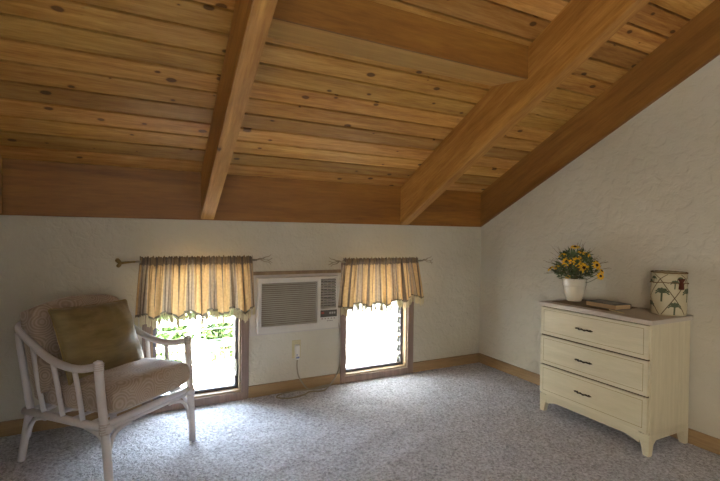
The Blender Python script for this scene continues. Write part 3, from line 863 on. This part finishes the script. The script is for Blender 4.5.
# canister with palm trees
cx, cy = -.106, -1.812; CR, CH = .096, .262
t = thing('palm_canister', 'cream round canister with palm trees and brown lattice on the dresser', 'canister', (cx, cy, TZ))
camdir = math.atan2(-3.375-cy, -3.068-cx)
bm = NB()
def crad(z): q = z/CH; return CR*(.965+.035*math.sin(q*PI)+.01*q)
lathe(bm, [(0, 0), (crad(0)*.97, 0)]+[(crad(CH*k/12), max(.003, CH*k/12)) for k in range(13)]+[(CR*.9, CH), (CR*.88, CH-.02), (0, CH-.02)], (0, 0, 0), 48)
def onc(u, z, off=.0009):   # u metres to the viewer's right of the camera-facing line
    a = camdir + u/CR
    r = crad(z)+off
    return Vector((r*math.cos(a), r*math.sin(a), z))
def strip(p, q, wd, mi, n=14):
    p = Vector(p); q = Vector(q); dd = (q-p).normalized(); s = Vector((-dd.y, dd.x))*wd/2
    prev = None
    for k in range(n+1):
        c = p+(q-p)*k/n
        if not (.002 < c.y < CH-.002): prev = None; continue
        cur = (bm.verts.new(onc(*(c+s))), bm.verts.new(onc(*(c-s))))
        if prev: f = bm.faces.new([prev[0], cur[0], cur[1], prev[1]]); f.material_index = mi
        prev = cur
per = 2*PI*CR/4
for k in range(-2, 2):
    for o_ in (0,):
        u0 = .030+k*per
        strip((u0-per*.5, .125-.20*.5*1.0-.03+.0), (u0+per*.5, .125+.10+.0), .005, 1, 20)
        strip((u0-per*.5, .125+.10), (u0+per*.5, .125-.13), .005, 1, 20)
        strip((u0-per*.5, .225), (u0-per*.5+.04, .255), .004, 1, 5)
        strip((u0+per*.5-.04, .255), (u0+per*.5, .225), .004, 1, 5)
def palm(u, z, h):
    strip((u, z), (u+.002, z+h*.62), h*.11, 2, 6)
    for ang in (-10, 18, 50, 90, 130, 162, 190):
        a = math.radians(ang); L = h*.42
        c = Vector((u+.002, z+h*.6)); m_ = c+Vector((math.cos(a), math.sin(a)+.35))*L*.55; e_ = c+Vector((math.cos(a)*1.0, math.sin(a)*.7-.15))*L
        strip(c, m_, h*.12, 2, 3); strip(m_, e_, h*.08, 2, 3)
for k in range(-2, 2):
    u0 = .030+k*per
    palm(u0-per*.5+.008, .085, .095); palm(u0, .008, .085); palm(u0+.0, .165, .06); palm(u0+per*.5-.045, .195, .05)
obj('canister_body', bm, [plain('canister cream', srgb('B9AE90'), .55, var=.06), plain('lattice brown', srgb('5C4A30'), .7), plain('palm print', srgb('4A5238'), .7)], t, world=False, recalc=False)
bm = NB()
tube(bm, [tuple(Vector((crad(CH)*1.0*math.cos(a*PI/24), crad(CH)*math.sin(a*PI/24), CH+.001*math.sin(a*2.1)))) for a in range(49)], .004, 6, False)
o = obj('rim_cord', bm, M['cord_trim'], t, world=False)
bm = NB()
tube(bm, [tuple(onc(2*PI*CR*(a/48), .197+.006*math.sin(2*PI*a/48+1.3)+.002*math.sin(a), .003)) for a in range(49)], .003, 6, False)
obj('tie_cord', bm, M['cord_trim'], t, world=False)
bm = NB(); c = onc(.062, .215, .008)
lathe(bm, [(0, .016), (.010, .012), (.013, 0), (.009, -.010), (.012, -.016), (.015, -.045), (.013, -.050), (0, -.050)], tuple(c), 14)
for k in range(8):
    a = 2*PI*k/8; tube(bm, [c+Vector((.012*math.cos(a), .012*math.sin(a), .004)), c+Vector((.016*math.cos(a+.3), .016*math.sin(a+.3), .014))], .004, 5)
o = obj('tassel', bm, M['tassel'], t, world=False); o['label'] = 'dark red tassel'

# potted flowers
px, py = -.185, -1.205
t = thing('potted_flowers', 'yellow daisy bouquet in a glazed white pot on the dresser', 'potted flowers', (px, py, TZ+.0025))
bm = NB()
lathe(bm, [(0, 0), (.050, 0), (.052, .004), (.056, .02), (.068, .06), (.077, .105), (.0775, .112), (.080, .114), (.081, .120), (.082, .158), (.084, .162), (.082, .167), (.076, .166), (.072, .15), (0, .145)], n=48)
obj('pot', bm, M['pot'], t, world=False)
R = random.Random(11)
cam = (Vector((-3.068, -3.375, 1.27))-Vector((px, py, TZ+.25))).normalized()
rt = Vector((-cam.y, cam.x, 0)).normalized()
if rt.dot(Vector((.893, -.449, 0))) < 0: rt = -rt
bm = NB()
for k in range(520):
    a = R.uniform(0, 2*PI); rr = .13*math.sqrt(R.uniform(0, 1)); z = R.uniform(.175, .36)
    rr *= max(.35, 1-((z-.22)/.17)**2*.6)
    c = Vector((rr*math.cos(a), rr*math.sin(a)*1.0, z))
    dd = Vector((c.x*5+R.gauss(0, .5), c.y*5+R.gauss(0, .5), R.uniform(-.2, .9))).normalized()
    s = dd.cross(Vector((R.gauss(0, 1), R.gauss(0, 1), R.gauss(0, 1)))).normalized()
    L, W_ = R.uniform(.03, .055), R.uniform(.005, .011)
    nn = dd.cross(s)*.004
    v4 = [bm.verts.new(c), bm.verts.new(c+dd*L*.5+s*W_+nn), bm.verts.new(c+dd*L), bm.verts.new(c+dd*L*.5-s*W_+nn)]
    bm.faces.new(v4[:3]); bm.faces.new([v4[0], v4[2], v4[3]])
o = obj('foliage', bm, M['leaf'], t, world=False); o['kind'] = 'stuff'
bm = NB()
for k in range(46):
    a = R.uniform(0, 2*PI); el = R.uniform(-.15, 1.35)
    dirv = Vector((math.cos(a)*math.cos(el), math.sin(a)*math.cos(el), math.sin(el)))
    L = R.uniform(.16, .27); st = Vector((0, 0, .15))
    e_ = st+Vector((0, 0, .04))+dirv*L
    if e_.x > .165: e_.x = .165
    md = (st+e_)/2+Vector((0, 0, .03))
    pts = crom([st, md, e_], 4); tube(bm, pts, [.0016-.0001*i for i in range(len(pts))], 4, False)
    for q in range(3):
        p0 = pts[4+q]; e2 = p0+dirv*.05+Vector((R.gauss(0, .02), R.gauss(0, .02), R.gauss(0, .015)))
        if e2.x > .17: e2.x = .17
        tube(bm, [p0, e2], [.0011, .0006], 4, False)
o = obj('twigs', bm, M['twig'], t, world=False); o['kind'] = 'stuff'
# each flower head: (right, up) offsets in metres seen from the front, facing
heads = [(-.045, .268, .9, .040), (.012, .272, .95, .040), (.050, .238, 1, .042), (.118, .255, .8, .038), (.138, .195, .95, .034), (.0, .355, .25, .042), (.062, .315, .3, .040),
         (-.07, .305, .3, .034), (-.135, .225, .2, .034), (.035, .325, .2, .034), (-.10, .235, .4, .030), (-.035, .180, .35, .026), (.145, .222, .3, .032), (.02, .295, .4, .03)]
for i, (u, z, face, r) in enumerate(heads):
    u *= 1.2; z = .167+(z-.167)*1.28
    c = rt*u+Vector((0, 0, z-.01))+cam*(.075 if face > .7 else .03)
    if c.x > .155: c.x = .155
    nrm = (cam*face+Vector((0, 0, .25+.6*(1-face)))+rt*u*4).normalized()
    e1 = nrm.cross(Vector((0, 0, 1))).normalized(); e2 = nrm.cross(e1)
    bm = NB(); npet = 9
    for k in range(npet):
        a = 2*PI*k/npet+R.uniform(-.12, .12); dd = e1*math.cos(a)+e2*math.sin(a); s = nrm.cross(dd)
        L = r*R.uniform(.9, 1.1); wd = r*.24
        p = [c+dd*r*.2, c+dd*L*.55+s*wd+nrm*.004, c+dd*L-nrm*.003, c+dd*L*.55-s*wd+nrm*.004, c+dd*L*.5+nrm*.007]
        v5 = [bm.verts.new(q) for q in p]
        for tri in ((0, 1, 4), (1, 2, 4), (2, 3, 4), (3, 0, 4)): bm.faces.new([v5[j] for j in tri])
    fl = obj('flower', bm, M['petal'], t, world=False)
    bm = NB(); bmesh.ops.create_icosphere(bm, subdivisions=2, radius=r*.27); 
    for v_ in bm.verts: v_.co = c+nrm*(.004+v_.co.z*.6)+e1*v_.co.x+e2*v_.co.y
    obj('flower_center', bm, M['disc'], fl, world=False, smooth=True)
    bm = NB(); tube(bm, crom([Vector((0, 0, .14)), Vector((c.x*.5, c.y*.5, z*.7)), c], 4), .0018, 5); obj('flower_stem', bm, M['leaf'], fl, world=False)

# ------------------------------------------------------------------ camera
F = Vector((0.44957654, 0.8931409, -0.01342664)); Rv = Vector((0.89322508, -0.44942534, 0.01287692)); Uv = Vector((-0.00546663, 0.01778217, 0.99982694))
cd = bpy.data.cameras.new('camera'); co = bpy.data.objects.new('camera', cd); COL.objects.link(co)
co.matrix_world = Matrix(((Rv.x, Uv.x, -F.x, -3.0678), (Rv.y, Uv.y, -F.y, -3.3751), (Rv.z, Uv.z, -F.z, 1.27), (0, 0, 0, 1)))
cd.sensor_width = 36; cd.sensor_fit = 'HORIZONTAL'; cd.lens = 435.08/720*36; cd.clip_start = .05
S.camera = co

# ------------------------------------------------------------------ daylight
W = bpy.data.worlds.new('World'); S.world = W; W.use_nodes = True
nt = W.node_tree; bg = nt.nodes['Background']
tc = nt.nodes.new('ShaderNodeTexCoord'); sp = nt.nodes.new('ShaderNodeSeparateXYZ'); nt.links.new(tc.outputs['Generated'], sp.inputs[0])
rp = nt.nodes.new('ShaderNodeMapRange'); rp.inputs['From Min'].default_value = .2; rp.inputs['From Max'].default_value = .6
nt.links.new(sp.outputs['Y'], rp.inputs['Value'])
mx = nt.nodes.new('ShaderNodeMix'); mx.data_type = 'RGBA'
nt.links.new(rp.outputs[0], mx.inputs[0])
FRONT, REAR = 17.0, 3.6
mx.inputs[6].default_value = (1.0*REAR, .88*REAR, .70*REAR, 1); mx.inputs[7].default_value = (.82*FRONT, .93*FRONT, 1.12*FRONT, 1)
nt.links.new(mx.outputs[2], bg.inputs['Color'])

sl = bpy.data.lights.new('sun', 'SUN'); so = bpy.data.objects.new('sun', sl); COL.objects.link(so)
sl.energy = 300; sl.angle = math.radians(2); sl.color = (1, .93, .80)
so.rotation_euler = Vector((.75, -.10, 1.0)).to_track_quat('Z', 'Y').to_euler()
S.view_settings.view_transform = 'Standard'; S.view_settings.look = 'None'; S.view_settings.gamma = 1
S.view_settings.use_curve_mapping = False
S.view_settings.exposure = 0.98
